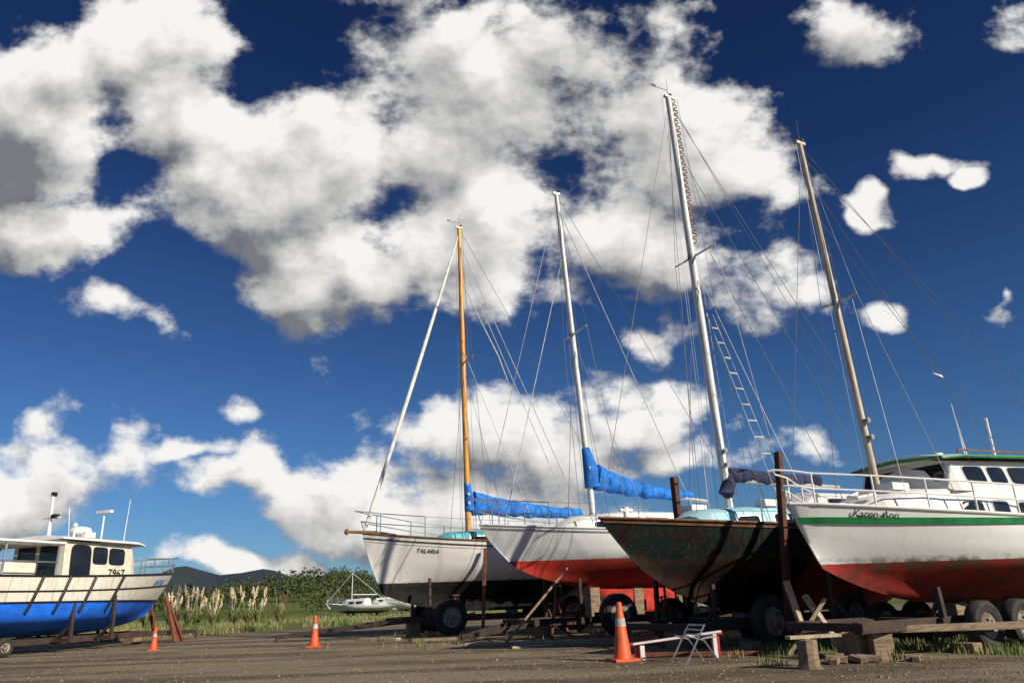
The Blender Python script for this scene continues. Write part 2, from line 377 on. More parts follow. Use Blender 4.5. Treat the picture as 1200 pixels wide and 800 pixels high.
# ================================================================== BOAT 2 : white + red
a2=D(24.4); P2=(-.86,16.8,0); e=empty('sailboat.001',P2,a2)
full=[1,1,.96,.86,.66,.42,.04]
h=Hull(7.8,2.5,2.39,2.18,2.22,1.50,1.0,1.55,.8,tw=.6,e=.82,full=full,kf=.42)
h.mesh('hull',hull_mat('hull_white_red',(.80,.80,.79),(.66,.05,.025),1.61,(.64,.62,.58),(.44,.035,.025)),e)
h.deck(WHITE,e); h.rail(WHITE,e,.03); h.strip(ALU,e,lambda s:.05,lambda s:.085,.018)
b=MB()
vs=[];NS=16
for zz,x0,x1,w in ((1.15,2.6,5.6,.16),(.9,2.9,5.5,.13),(.5,3.3,5.4,.12),(.45,3.35,5.35,.08)):
    for k in range(NS):
        t=2*math.pi*k/NS; vs.append(((x0+x1)/2+math.cos(t)*(x1-x0)/2,math.sin(t)*w,zz))
b.add(vs,[(i*NS+k,i*NS+(k+1)%NS,(i+1)*NS+(k+1)%NS,(i+1)*NS+k) for i in range(3) for k in range(NS)]+[tuple(3*NS+k for k in range(NS))]); 
b.beam((7.3,0,1.5),(7.35,0,.55),.06,.5,up=Vector((1,0,0)))
b.build('keel_and_rudder',M('antifoul_red',(.66,.05,.025),.8,0,(.4,.03,.02),1,4),e)
sd=cabin(e,'cabin_trunk',[(1.9,.3,.25,2.18,2.35),(2.3,.55,.46,2.16,2.55),(3.6,.8,.7,2.14,2.66),(5.4,.8,.7,2.14,2.66)],WHITE)
windows(e,sd,[(2.6,3.1,.35,.75),(3.3,4.0,.32,.78),(4.3,5.0,.32,.78)])
at=mast_rig(e,2.9,2.6,Matrix.Rotation(-a2,3,'Z')@Vector((1.36+.86,18-16.8,11.3)),.07,WSPAR,h,[7.2],.62,3.2,halyards=((.1,.02),(-.1,-.02)))
b=MB(); b.tube(at(3.35)+Vector((.1,0,0)),(6.3,0,3.02),.05); b.build('boom',ALU,e)
sailcover(e,at(3.5)+Vector((.15,0,.05)),(5.9,0,3.16),.27,.07,BLUEC,sag=.1,hump=1.35)
b=MB(); b.path([at(3.3)+Vector((.1,0,0)),at(3.75)+Vector((.08,0,0)),at(4.25)],[.2,.17,.09],12,sq=1.1); b.build('mast_boot_cover',BLUEC,e)
h.lifelines(STEEL,e,.05,.96,7,.55)
b=MB(); b.box((1.45,0,2.3),(.5,.5,.14)); b.build('fore_hatch',PTURQ,e,bevel=.02)
b=MB(); b.tube(at(10.9),(6.8,.9,2.3),.01); b.tube(at(9.5),(.6,0,2.4),.01); b.tube((5.6,-.9,2.2),(5.6,-.9,4.4),.012); b.build('running_rigging',WIREW,e)
b=MB(); b.tube((-.3,-1.9,0.02),(1.75,-.72,1.42),.025); b.build('hull_props',WOOD,e)
trailer(P2,a2,h,[2.75,4.9],1.05,.44,.34,.9,6.2,[(2.0,-.8,1.2),(2.0,.95,1.6),(4.4,-.95,1.15),(4.4,1.05,1.5)],draw=(-.55,-.3,.12),w=.26,name='boat_trailer')
# ================================================================== BOAT 3 : weathered green
a3=D(29.3); P3=(1.30,12.2,0); e=empty('sailboat.002',P3,a3)
h=Hull(8.2,2.5,2.02,1.84,1.9,1.22,.46,1.15,.75,tw=.5,e=.85,kf=.42,rp=1.1)
h.mesh('hull',hull_mat('hull_green_weathered',(.006,.021,.019),(.034,.015,.011),1.36,(.010,.034,.030),(.018,.012,.009),peel=.75,rough=.6,aft=((.45,.07,.035),4.2),dirt=.6,spec=.25,scum=.3),e)
h.deck(PTURQ,e); h.rail(TEAK,e,.03,dz=.0)
h.strip(TEAK,e,lambda s:.045,lambda s:.08,.02)
sd=cabin(e,'cabin_trunk',[(1.7,.3,.25,1.82,2.0),(2.0,.5,.42,1.8,2.14),(3.4,.8,.7,1.78,2.22),(6.0,.82,.72,1.78,2.24)],PTURQ)
windows(e,sd,[(2.5,2.9,.35,.75),(3.2,3.7,.32,.78),(4.2,4.9,.32,.78)])
sd=cabin(e,'doghouse',[(4.2,.55,.5,2.15,2.3),(4.5,.7,.62,2.15,2.5),(5.8,.7,.62,2.15,2.52)],WHITE)
windows(e,sd,[(4.7,5.5,.3,.8)])
R3=Matrix.Rotation(-a3,3,'Z')
at=mast_rig(e,2.86,2.12,R3@Vector((3.59-1.30,13.6-12.2,11.04)),.072,WSPAR,h,[7.2],.58,3.2,wr=.0055,halyards=((.14,.03),(-.14,.02),(-.24,-.05),(.2,-.06)))
b=MB()
for k in range(26):
    z=7.5+k*.135; p=at(z); o=.02*math.sin(k*1.7); b.path([p+Vector((.055,-.05,0)),p+Vector((.12+o,-.09,.035)),p+Vector((.115+o,-.08,.09)),p+Vector((.055,-.05,.115))],.014,5)
b.build('mast_steps',REDW,e)
b=MB(); A=at(6.0)+Vector((.12,-.05,0)); C1=Vector((3.35,-.75,2.2)); C2=Vector((3.75,-.62,2.25)); A2=A+Vector((.16,0,0))
b.tube(A,C1,.006,n=5); b.tube(A2,C2,.006,n=5)
for k in range(1,12):
    t=k/12; b.tube(A.lerp(C1,t),A2.lerp(C2,t),.015,n=6)
b.build('rope_ladder',WIREW,e)
b=MB(); b.tube(at(2.75)+Vector((.1,0,0)),(5.9,0,2.72),.05); b.build('boom',ALU,e)
sailcover(e,at(2.86)+Vector((.1,0,0)),(5.4,0,2.84),.13,.09,NAVY,sag=.03,hump=1.1)
b=MB(); b.path([at(2.35)+Vector((.02,0,0)),at(2.5)+Vector((-.05,-.04,0)),at(2.68)+Vector((.05,-.03,0)),at(2.85)+Vector((.1,0,0))],[.09,.14,.13,.08],12); b.build('sail_bag',NAVY,e)
h.lifelines(STEEL,e,.32,.97,6,.5,pulpit=False)
b=MB(); b.box((1.05,0,1.97),(.42,.42,.12)); b.build('fore_hatch',PINK,e,bevel=.02)
b=MB(); b.tube((.55,0,1.95),(.55,0,2.2),.05); b.tube((.42,0,2.15),(.68,0,2.15),.03); b.box((3.2,-.55,2.27),(.3,.25,.12)); b.box((2.3,.3,2.24),(.35,.3,.14)); b.build('deck_fittings',WHITE,e,bevel=.01)
b=MB(); b.tube(at(10.5)+Vector((-.1,0,0)),(1.9,-.2,2.0),.006); b.tube(at(10.9),(7.6,-.7,2.2),.006);b.tube(at(9.8),(5.9,-1.05,2.2),.006); b.tube(at(7.1)+Vector((0,-.5,0)),(4.6,-1.15,2.1),.006); b.build('running_rigging',WIRE,e)
b=MB(); b.beam((2.35,-1.42,0),(2.75,-1.38,3.0),.11,.09,up=Vector((1,0,0))); b.beam((2.9,1.42,0),(2.85,1.38,3.0),.13,.11,up=Vector((1,0,0))); b.build('cradle_posts',RUST,e,smooth=False,bevel=.01)
trailer(P3,a3,h,[2.28,4.2],1.17,.38,.33,.9,6.4,[(1.7,-.6,.95),(1.7,.85,1.2),(4.6,-1.1,1.3),(4.6,1.15,1.4)],w=.2,name='boat_trailer')
# ================================================================== BOAT 4 : white launch with wheelhouse
a4=D(28); P4=(3.59,10.0,0); e=empty('motor_launch',P4,a4)
full=[1,1,.97,.9,.66,.32,.05]; bow=[1,.84,.66,.5,.33,.17,.03]
h=Hull(8.4,2.7,1.89,1.62,1.6,1.08,.58,.75,.42,tw=.8,e=.72,full=full,bow=bow,kf=.34,rp=1.2,sm_=.5)
h.mesh('hull',hull_mat('hull_white_darkred',(.82,.82,.79),(.36,.028,.018),1.13,(.64,.60,.50),(.17,.026,.016),scum=.8),e)
h.deck(DECK,e,drop=.1)
h.rail(WHITE,e,.032)
h.strip(GREEN,e,lambda s:.15*max(0,1-s*2.6)+.015,lambda s:.15*max(0,1-s*2.6)+.095,.028)
text_on(e,h,'Karen-Ann',.105,.125,.14,BLACK)
sd=cabin(e,'cabin_trunk',[(1.05,.22,.18,1.66,1.78),(1.35,.5,.42,1.6,1.98),(1.9,.72,.62,1.56,2.08),(2.9,.92,.86,1.5,2.12),(6.6,.95,.9,1.5,2.12)],WHITE)
windows(e,sd,[(2.45,2.8,.38,.72),(3.0,3.35,.38,.72),(3.6,4.0,.38,.72),(4.3,4.8,.38,.72)])
sd=cabin(e,'wheelhouse',[(2.35,.80,.70,2.05,2.14),(2.50,.83,.72,2.05,2.50),(4.2,.88,.78,2.05,2.56),(6.3,.88,.8,2.05,2.56)],WHITE,cam=.06)
windows(e,sd,[(2.68,3.12,.3,.88),(3.22,3.6,.3,.86),(3.7,4.3,.3,.86),(4.4,5.1,.3,.86),(5.2,5.9,.3,.86)])
b=MB()
for y0,y1 in ((-.66,-.06),(.06,.66)):
    b.add([(2.385,y0,2.21),(2.385,y1,2.21),(2.47,y1*.96,2.455),(2.47,y0*.96,2.455)],[(0,1,2,3)])
for v in range(len(b.v)): b.v[v]=(b.v[v][0]-.012,b.v[v][1],b.v[v][2])
b.build('windscreen_glass',GLASS,e,smooth=False)
cabin(e,'wheelhouse_roof',[(2.28,.78,.78,2.50,2.55),(2.6,.88,.88,2.505,2.57),(4.2,.93,.93,2.55,2.62),(6.6,.93,.93,2.55,2.62)],WHITE,cam=.07)
b=MB()
b.path([(6.6,-.94,2.57),(4.2,-.94,2.57),(2.6,-.89,2.525),(2.29,-.76,2.515),(2.25,0,2.56),(2.29,.76,2.515),(2.6,.89,2.525),(4.2,.94,2.57),(6.6,.94,2.57)],.024,8); b.build('roof_edge_trim',GREEN,e)
b=MB()
for yy in (-.62,.62): b.path([(2.9,yy,2.6),(2.9,yy,2.68),(4.9,yy,2.74),(4.9,yy,2.64)],.013,6)
b.build('roof_grab_rails',TEAK,e)
at=mast_rig(e,1.82,2.0,Matrix.Rotation(-a4,3,'Z')@Vector((5.0-3.59,10.85-10,7.94)),.045,BEIGE,h,[5.05],.34,2.1,wr=.0045,lower=False,halyards=((.12,.02),(-.1,.0)))
h.lifelines(WHITE,e,.03,.52,6,.42,pulpit='all',r=.013,inset=.04,mid=True)
b=MB(); b.box((.95,0,1.87),(.3,.3,.1)); b.tube((.55,0,1.8),(.55,0,2.02),.045); b.box((1.75,-.3,2.14),(.35,.25,.1)); b.path([(1.1,-.2,1.98),(1.3,-.32,2.02),(1.25,-.1,2.06),(1.05,-.1,2.0)],.035,6,closed=True); b.build('deck_fittings',WHITE,e,bevel=.01)
b=MB(); b.tube((3.15,-.6,2.55),(3.02,-.62,3.25),.012,.006); b.tube((3.6,-.3,2.55),(3.55,-.3,3.5),.011,.005); b.tube((3.7,.2,2.6),(3.7,.2,2.75),.02); b.lathe([(.0,.0),(.08,0),(.09,.03),(.08,.06),(0,.08)],(3.7,.2,2.75),(0,0,1),20); b.tube((4.2,-.4,2.6),(4.2,-.4,3.3),.02); b.build('antennas',WHITE,e)
b=MB()
for k,(t,sz) in enumerate(((.42,.2),(.66,.13))):
    A=at(6.6); q=Vector((4.4,-.5,2.6)); p=A.lerp(q,t); b.add([p,p+Vector((-.02,-.02,-.05)),p+Vector((-sz*1.3,.05,sz*.45)),p+Vector((-sz*.6,.03,sz*.15)),p+Vector((-sz*1.6,.02,sz*.15)),p+Vector((-sz*.5,0,-.02))],[(0,1,5,3),(0,3,2),(5,4,3)])
b.build('ragged_pennants',SAIL,e,smooth=False)
b=MB(); b.tube(at(6.6),(4.4,-.5,2.6),.005,n=5); b.tube(at(7.7),(6.0,-.9,2.6),.005,n=5); b.tube(at(7.3),(3.4,-.8,2.6),.004,n=5); b.tube(at(5)+Vector((0,-.3,0)),(1.3,-.8,1.8),.004,n=5); b.build('running_rigging',WIRE,e)
trailer(P4,a4,h,[2.4,3.2],.75,.31,.36,.3,6.5,[(1.9,-.55,.8),(1.5,.85,1.05),(4.6,-.7,.85),(4.6,1.0,1.0)],w=.2,name='boat_trailer')
# timbers around the bows
e=empty('timber_shoring',(0,0,0)); b=MB()
b.beam((3.85,10.75,0),(3.72,10.95,.95),.09,.06); b.beam((4.2,10.5,0),(3.95,10.95,.75),.09,.06); b.beam((3.6,10.9,0),(4.15,10.75,.7),.07,.05)
b.build('props',PALE,e,smooth=False,bevel=.006)
b=MB(); b.beam((4.0,10.1,.32),(7.4,10.35,.30),.12,.09); b.box((4.5,10.13,.137),(.25,.25,.27)); b.box((6.8,10.3,.125),(.25,.25,.25)); b.build('bearer_beam',WOOD,e,smooth=False,bevel=.01)
e=empty('cradle_stand',(0,0,0)); b=MB()   # red-oxide props and jack stands standing between the hulls
def jack(x,y,H):
    for t in (0,2.1,4.2): b.beam((x+.28*math.cos(t),y+.28*math.sin(t),0),(x,y,H*.75),.045,.045)
    b.tube((x,y,H*.5),(x,y,H),.022); b.box((x,y,H+.015),(.18,.18,.03),.4)
jack(.75,17.0,1.05); jack(3.0,16.8,.75); jack(4.9,13.4,.6); jack(2.55,13.9,.95); jack(-1.7,20.2,.95)
b.beam((2.2,14.9,.25),(4.6,15.6,.55),.10,.12); b.beam((2.9,15.4,0),(2.9,15.4,.45),.10,.10); b.beam((4.3,15.5,0),(4.3,15.5,.55),.10,.10)
b.build('jack_stands',REDW,e,smooth=False,bevel=.004)
e=empty('timber_stump',(3.18,8.98,0)); b=MB(); b.lathe([(.0,0),(.145,0),(.12,.05),(.105,.16),(.12,.27),(.11,.30),(0,.305)],(0,0,0),(0,0,1),9)
b.v=[tuple(Vector(v)+Vector((.02,.02,0))*noise.noise(Vector(v)*9)) for v in b.v]; b.build('log',WOOD,e,bevel=.005)
b=MB(); b.beam((-.2,.02,.325),(.42,.12,.33),.12,.035); b.build('board',PALE,e,smooth=False,bevel=.004)
e=empty('firewood_pile',(4.0,9.55,0)); b=MB()
for k in range(11):
    x,y=random.uniform(-.45,.6),random.uniform(-.2,.2); t=random.uniform(0,3); l=random.uniform(.12,.25); b.beam((x-math.cos(t)*l,y-math.sin(t)*l*.5,.03),(x+math.cos(t)*l,y+math.sin(t)*l*.5,.04+random.random()*.05),.09,.06)
b.build('split_logs',WOOD,e,smooth=False,bevel=.008)
def plank(a,b_,w,t,mat,name='timber_plank'):
    a=Vector(a);b_=Vector(b_); c=(a+b_)/2; m=MB(); m.beam(a-c,b_-c,w,t); o=m.build(name,mat,None,smooth=False,bevel=.005); o.location=c
plank((-1.1,15.4,.03),(1.3,15.0,.03),.16,.06,PALE); plank((.6,14.4,.03),(3.0,13.7,.03),.15,.05,WOOD)
plank((-2.6,17.8,.03),(-.9,18.2,.03),.2,.06,WOOD); plank((1.75,11.6,.02),(3.4,11.2,.02),.12,.04,REDW)
plank((-.2,14.2,.02),(.9,14.6,.02),.12,.04,PALE); plank((-3.9,19.2,.03),(-2.9,18.7,.03),.2,.06,PALE); plank((2.3,13.2,.03),(3.1,12.9,.03),.2,.06,REDW)
# folding metal chair frame + painted boards
e=empty('folding_metal_chair',(2.2,10.35,0),.3); b=MB()
for y in (-.2,.2):
    b.path([(-.22,y,0),(-.02,y,.30),(.08,y,.44)],.010,6); b.path([(.24,y,0),(.05,y,.26),(-.14,y,.31)],.010,6)
    b.path([(.02,y,.28),(.22,y,.30)],.010,6)
for p,q in (((.08,-.2,.44),(.08,.2,.44)),((-.14,-.2,.31),(-.14,.2,.31)),((.22,-.2,.30),(.22,.2,.30)),((-.22,-.2,.0),(-.22,.2,.0)),((.24,-.2,0),(.24,.2,0)),((.0,-.2,.33),(.0,.2,.33)),((.04,-.2,.385),(.04,.2,.385))): b.tube(p,q,.010)
b.build('tube_frame',STEEL,e)
e=empty('painted_boards',(0,0,0)); b=MB(); b.beam((1.45,11.05,.19),(2.75,11.0,.30),.12,.03); b.box((1.6,11.05,.085),(.1,.2,.17)); b.box((2.65,11.0,.13),(.09,.1,.27)); b.build('red_board',REDP,e,smooth=False,bevel=.004)
b=MB(); b.beam((1.5,10.9,.20),(2.7,10.84,.33),.08,.025); b.box((1.62,10.9,.09),(.06,.08,.18)); b.box((2.6,10.85,.15),(.05,.08,.3)); b.build('white_board',WHITE,e,smooth=False,bevel=.004)
# ------------------------------------------------------------------ traffic cones
def cone(loc,H,rz=0):
    e=empty('traffic_cone',loc,rz); b=MB(); k=H/.75
    b.box((0,0,.02*k),(.36*k,.36*k,.04*k)); b.lathe([(.13*k,.04*k),(.115*k,.08*k),(.036*k,.73*k),(.028*k,.75*k),(.0,.75*k)],(0,0,0),(0,0,1),24); b.build('cone_body',ORANGE,e,bevel=.006)
    r=lambda z:(.115+(z-.08)/.65*(.036-.115))*k+.003
    b=MB(); b.lathe([(r(.44),.44*k),(r(.44)+.0,.441*k),(r(.54),.54*k),(r(.54)-.004,.541*k)],(0,0,0),(0,0,1),24); b.build('reflective_band',REFL,e)
cone((1.34,10.8,0),.75,.3); cone((-4.42,16.9,0),.64,.1); cone((-8.3,17.9,0),.5,.5)
# ================================================================== FISHING BOAT
aF=math.atan2(-.937,-.35); PF=(-10.3,22.8,0); e=empty('fishing_boat',PF,aF)
full=[1,.99,.97,.95,.90,.70,.02]; bow=[1,.86,.72,.58,.42,.25,.02]
h=Hull(8.6,2.8,1.86,1.66,1.62,.75,.36,.40,.75,tw=.92,e=.7,full=full,bow=bow,kf=.35,sm_=.42,rs=.05)
h.mesh('hull',hull_mat('hull_cream_blue',(.78,.74,.63),(.008,.17,.85),1.12,(.42,.33,.2),(.006,.11,.6),scum=0,rough=.45,dirt=.7),e)
h.deck(DECK,e,drop=.2); h.rail(BLACK,e,.035); h.strip(BLACK,e,lambda s:.30,lambda s:.33,.025)
h.strip(BLACK,e,lambda s:h.zs(s)-1.13,lambda s:h.zs(s)-1.09,.02,name='boot_top')
b=MB()
for s in (.34,.44,.52,.6): b.path([h.pt(s+.03*q,v,1,.035) for q,v in ((0,.0),(.3,.2),(.6,.4),(.9,.6))],.035,8)
b.build('rubber_fenders',BLACK,e)
text_on(e,h,'LINTAS',.13,.26,.2,BLUEC,side=1)
sd=cabin(e,'wheelhouse',[(2.0,.75,.62,1.5,2.2),(2.25,.85,.78,1.5,2.5),(4.3,.92,.86,1.5,2.55)],CREAM)
windows(e,sd,[(2.5,2.95,.55,.9),(3.05,3.45,.55,.9),(3.55,4.1,.08,.92)],fmat=BLACK)
b=MB(); b.add([(4.312,-.7,2.05),(4.312,-.1,2.05),(4.312,-.1,2.42),(4.312,-.7,2.42)],[(0,1,2,3)]); b.add([(4.312,.05,1.6),(4.312,.7,1.6),(4.312,.7,2.42),(4.312,.05,2.42)],[(0,1,2,3)]); b.build('aft_door_glass',GLASS,e,smooth=False)
cabin(e,'wheelhouse_roof',[(1.85,.85,.85,2.50,2.56),(2.2,.98,.98,2.53,2.6),(4.5,1.02,1.02,2.55,2.62)],WHITE)
b=MB(); b.box((5.9,0,2.44),(2.9,2.2,.06)); b.build('canopy',WHITE,e,bevel=.015)
b=MB()
for x in (4.6,5.9,7.25):
    for y in (-1.05,1.05): b.tube((x,y,1.5),(x,y,2.42),.025)
for y in (-1.07,1.07): b.tube((4.5,y,2.39),(7.3,y,2.39),.02); b.tube((4.6,y,2.0),(7.25,y,2.0),.018)
b.build('canopy_frame',STEEL,e)
b=MB(); b.box((5.2,.3,1.75),(.8,.7,.5)); b.box((6.4,-.3,1.7),(.6,.8,.45)); b.box((6.3,.6,1.68),(.4,.4,.4)); b.build('fish_bins',CREAM,e,bevel=.03)
b=MB(); b.tube((4.0,-.15,2.6),(4.05,-.15,3.72),.05,.035); b.tube((4.0,-.45,3.15),(4.0,.15,3.15),.025); b.tube((3.4,.2,2.6),(3.4,.2,2.78),.09); b.lathe([(0,0),(.24,0),(.27,.06),(.24,.16),(.1,.2),(0,.2)],(3.4,.2,2.76),(0,0,1),24)
b.tube((2.8,.25,2.6),(2.8,.25,3.35),.025); b.box((2.8,.25,3.38),(.12,.5,.07)); b.tube((2.3,.5,2.6),(2.25,.5,3.75),.014,.008); b.tube((3.9,.6,2.6),(3.9,.6,2.9),.03); b.ico((3.9,.6,2.93),(.07,.07,.07)); b.box((3.0,-.3,2.68),(.4,.3,.12)); b.tube((4.2,.8,2.6),(4.3,.8,3.3),.012); b.box((3.6,.75,2.7),(.3,.12,.14))
b.build('radar_and_aerials',WHITE,e,bevel=.008)
b=MB(); b.box((4.03,-.15,3.74),(.1,.1,.1)); b.box((4.02,.0,3.18),(.14,.14,.1)); b.build('mast_lights',BLACK,e)
h.lifelines(STEEL,e,.02,.24,4,.42,pulpit='all',r=.018,inset=.05)
c=bpy.data.curves.new('registration_number','FONT'); c.body='7967'; c.size=.26; c.extrude=.003; c.align_x='CENTER'; c.materials.append(BLACK)
o=bpy.data.objects.new('registration_number',c); scene.collection.objects.link(o); o.parent=e
p=sd(2.72,.22,1,.02); o.matrix_local=Matrix.Translation(p)@Matrix(((-1,0,0),(0,0,1),(0,1,0))).to_4x4()
tr=trailer(PF,aF,h,[5.6],1.1,.20,.26,.6,7.6,[(3.0,1.3,1.25),(3.0,-1.22,1.2),(4.2,1.36,1.3),(1.4,-1.0,1.1)],draw=(-1.2,0,.22),name='boat_trailer')
b=MB(); b.beam((.35,.85,0),(.55,.45,1.15),.08,.08); b.beam((-.2,.5,0),(.55,.6,1.0),.07,.07); b.beam((.6,1.0,0),(.6,.5,1.2),.08,.08); b.beam((-.2,-.5,0),(.4,-.3,1.1),.09,.09); b.build('bow_stand',REDW,tr,smooth=False)
# ================================================================== distant small boats
def small_boat(loc,rz,L,mast,name):
    e=empty(name,loc,rz); k=L/5.5; hh=Hull(L,L*.33,1.0*k+.1,.8*k+.1,.8*k+.1,.5*k+.1,.3,.4,.3,tw=.7,full=[1,.99,.93,.8,.6,.3,.05])
    hh.mesh('hull',hull_mat('hull_small_%.1f'%L,(.8,.79,.76),(.05,.06,.09),.42),e); hh.deck(WHITE,e)
    zd=.8*k+.05
    s=cabin(e,'cabin_trunk',[(L*.25,.3*k,.25*k,zd,zd+.15),(L*.32,.5*k,.42*k,zd,zd+.45*k),(L*.6,.6*k,.5*k,zd,zd+.5*k)],WHITE); windows(e,s,[(L*.36,L*.44,.4,.8),(L*.47,L*.56,.4,.8)])
    b=MB(); 
    for x in (L*.35,L*.7):
        for y in (-.5*k,.5*k): b.beam((x,y,0),(x,y*.7,.5),.12,.12)
        b.beam((x,-.5*k,.12),(x,.5*k,.12),.12,.12)
    b.build('cradle',DRUST,e,smooth=False)
    if mast: 
        b=MB(); b.tube((L*.4,0,zd+.3),(L*.4,0,mast),.04,.025); b.tube((L*.4,0,mast),(.05,0,zd+.2),.01); b.tube((L*.4,0,mast),(L,0,zd),.01); b.tube((L*.42,0,zd+.9*k),(L*.8,0,zd+.85*k),.04); b.build('mast_and_stays',WSPAR,e)
    hh.lifelines(STEEL,e,.05,.6,4,.35)
small_boat((-14.2,57,0),D(15),4.6,3.0,'dinghy_yacht'); small_boat((-11.6,47,0),D(-15),4.4,0,'small_motorboat'); small_boat((-9.9,56,0),D(30),5.6,4.2,'dinghy_yacht.001'); small_boat((-8.2,48,0),D(10),4.0,2.9,'dinghy_yacht.002'); small_boat((-13.8,66,0),D(5),5.0,0,'small_motorboat.001')
# ================================================================== ground sheet
def hillz(x,y):
    z=0.0
    if y>26:
        k=sm(26,60,y); z+=k*(.25*noise.noise(Vector((x*.05,y*.05,0)))+.10*noise.noise(Vector((x*.3,y*.3,3))))
    k=sm(85,150,y)*(1-sm(230,420,y)); z+=k*(3.3*math.exp(-((x+35)/19)**2)+.5+.6*noise.noise(Vector((x*.02,y*.02,5))))
    return z
ax=[math.sinh((i/90-1)*7.2)*6 for i in range(181)]; ay=[18+math.sinh((i/90-1)*7.2)*6 for i in range(181)]
b=MB(); b.add([(x,y,hillz(x,y)) for y in ay for x in ax],[(j*181+i,j*181+i+1,(j+1)*181+i+1,(j+1)*181+i) for j in range(180) for i in range(180)])
m,nt,bs=base('gravel_yard_and_grass'); tc=_n(nt,'ShaderNodeTexCoord'); v=tc.outputs['Object']; sx=_n(nt,'ShaderNodeSeparateXYZ'); nt.links.new(v,sx.inputs[0])
x,y=sx.outputs[0],sx.outputs[1]
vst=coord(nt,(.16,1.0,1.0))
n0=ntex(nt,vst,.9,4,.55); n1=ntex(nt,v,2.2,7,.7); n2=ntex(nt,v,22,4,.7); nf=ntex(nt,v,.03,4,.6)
vo=_n(nt,'ShaderNodeTexVoronoi'); vo.inputs['Scale'].default_value=26; nt.links.new(v,vo.inputs['Vector'])
g=mix(nt,sstep(nt,n0,.42,.58),(.34,.265,.175),(.15,.112,.073)); g=mix(nt,math_(nt,'MULTIPLY',sstep(nt,n1,.45,.7),.5),g,(.38,.31,.215))  # stretched noise paints dark streaks that stand in for shadows across the gravel
g=mix(nt,math_(nt,'MULTIPLY',sstep(nt,n2,.45,.62),.6),g,(.09,.07,.047)); g=mix(nt,math_(nt,'MULTIPLY',sstep(nt,vo.outputs['Distance'],.35,.1),.25),g,(.42,.36,.27))
gr=mix(nt,sstep(nt,n1,.35,.65),(.085,.13,.025),(.20,.19,.06)); gr=mix(nt,sstep(nt,nf,.45,.6),gr,(.09,.15,.03))
edge=math_(nt,'MINIMUM',math_(nt,'MAXIMUM',math_(nt,'ADD',math_(nt,'MULTIPLY',math_(nt,'ADD',x,12.0),1.42),25.5),24.5),37.0)
e1=math_(nt,'ADD',math_(nt,'SUBTRACT',y,edge),math_(nt,'MULTIPLY',math_(nt,'SUBTRACT',n1,.5),4)); k1=sstep(nt,e1,-.4,.5)
dx=math_(nt,'DIVIDE',math_(nt,'SUBTRACT',x,8.2),5.2); dy=math_(nt,'DIVIDE',math_(nt,'SUBTRACT',y,11.9),2.4)
e2=math_(nt,'SUBTRACT',1.0,math_(nt,'ADD',math_(nt,'MULTIPLY',dx,dx),math_(nt,'MULTIPLY',dy,dy))); e2=math_(nt,'ADD',e2,math_(nt,'MULTIPLY',math_(nt,'SUBTRACT',n1,.5),2.5)); k2=math_(nt,'MULTIPLY',sstep(nt,e2,0,.35),.85)
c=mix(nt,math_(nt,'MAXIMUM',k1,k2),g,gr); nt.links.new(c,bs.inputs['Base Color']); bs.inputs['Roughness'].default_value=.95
bs.inputs['Specular IOR Level'].default_value=.15
bump(nt,bs,math_(nt,'ADD',n2,math_(nt,'MULTIPLY',n1,1.5)),.8,.04)
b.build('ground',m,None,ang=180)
def np_obj(name,V,F,mat):
    me=bpy.data.meshes.new(name); me.from_pydata(V.tolist(),[],F.tolist()); me.materials.append(mat); me.update()
    o=bpy.data.objects.new(name,me); scene.collection.objects.link(o); return o
n=15000; oc=np.array([(1,0,0),(0,1,0),(-1,0,0),(0,-1,0),(0,0,1),(0,0,-.3)],float); of=np.array([(0,1,4),(1,2,4),(2,3,4),(3,0,4)])
yy=7+15*rng.random(n)**1.5; xx=(rng.random(n)*2-1)*yy*.85; sz=.006+.022*rng.random(n)**4; ang=rng.random(n)*6.28
V=np.repeat(oc[None],n,0)*(sz[:,None,None]*(0.7+.6*rng.random((n,6,1)))); V[:,:,2]*=.6
c_,s_=np.cos(ang)[:,None],np.sin(ang)[:,None]; X=V[:,:,0]*c_-V[:,:,1]*s_; Y=V[:,:,0]*s_+V[:,:,1]*c_
V=np.stack([X+xx[:,None],Y+yy[:,None],V[:,:,2]+.001],2).reshape(-1,3); F=(of[None]+np.arange(n)[:,None,None]*6).reshape(-1,3)
np_obj('gravel',V,F,M('stone_chips',(.27,.225,.165),.95,0,(.11,.085,.06),1,9))
def blades(pos,hmin,hmax,w=.012,lean=.35):
    n=len(pos); H=hmin+(hmax-hmin)*rng.random(n); t=rng.random(n)*6.28; l=lean*H*rng.random(n); t2=rng.random(n)*6.28
    bx,by=np.cos(t)*w,np.sin(t)*w; tx,ty=np.cos(t2)*l,np.sin(t2)*l
    P=pos
    V=np.stack([np.stack([P[:,0]-bx,P[:,1]-by,P[:,2]],1),np.stack([P[:,0]+bx,P[:,1]+by,P[:,2]],1),
      np.stack([P[:,0]+bx*.7+tx*.35,P[:,1]+by*.7+ty*.35,P[:,2]+H*.6],1),np.stack([P[:,0]-bx*.7+tx*.35,P[:,1]-by*.7+ty*.35,P[:,2]+H*.6],1),np.stack([P[:,0]+tx,P[:,1]+ty,P[:,2]+H],1)],1)
    o=np.arange(n)*5
    F=[(a,a+1,a+2,a+3) for a in o]+[(a+3,a+2,a+4) for a in o]
    return V.reshape(-1,3),F
def gobj(name,V,F,mat):
    me=bpy.data.meshes.new(name); me.from_pydata(V.tolist(),[],[tuple(int(i) for i in f) for f in F]); me.materials.append(mat); me.update(); o=bpy.data.objects.new(name,me); scene.collection.objects.link(o); return o
GR=M('grass_blades',(.10,.16,.03),.8,0,(.26,.24,.09),1,1.2,lo=.4,hi=.6)
GRT=M('tall_grass_blades',(.13,.18,.045),.8,0,(.32,.27,.12),1,.5,lo=.4,hi=.6)
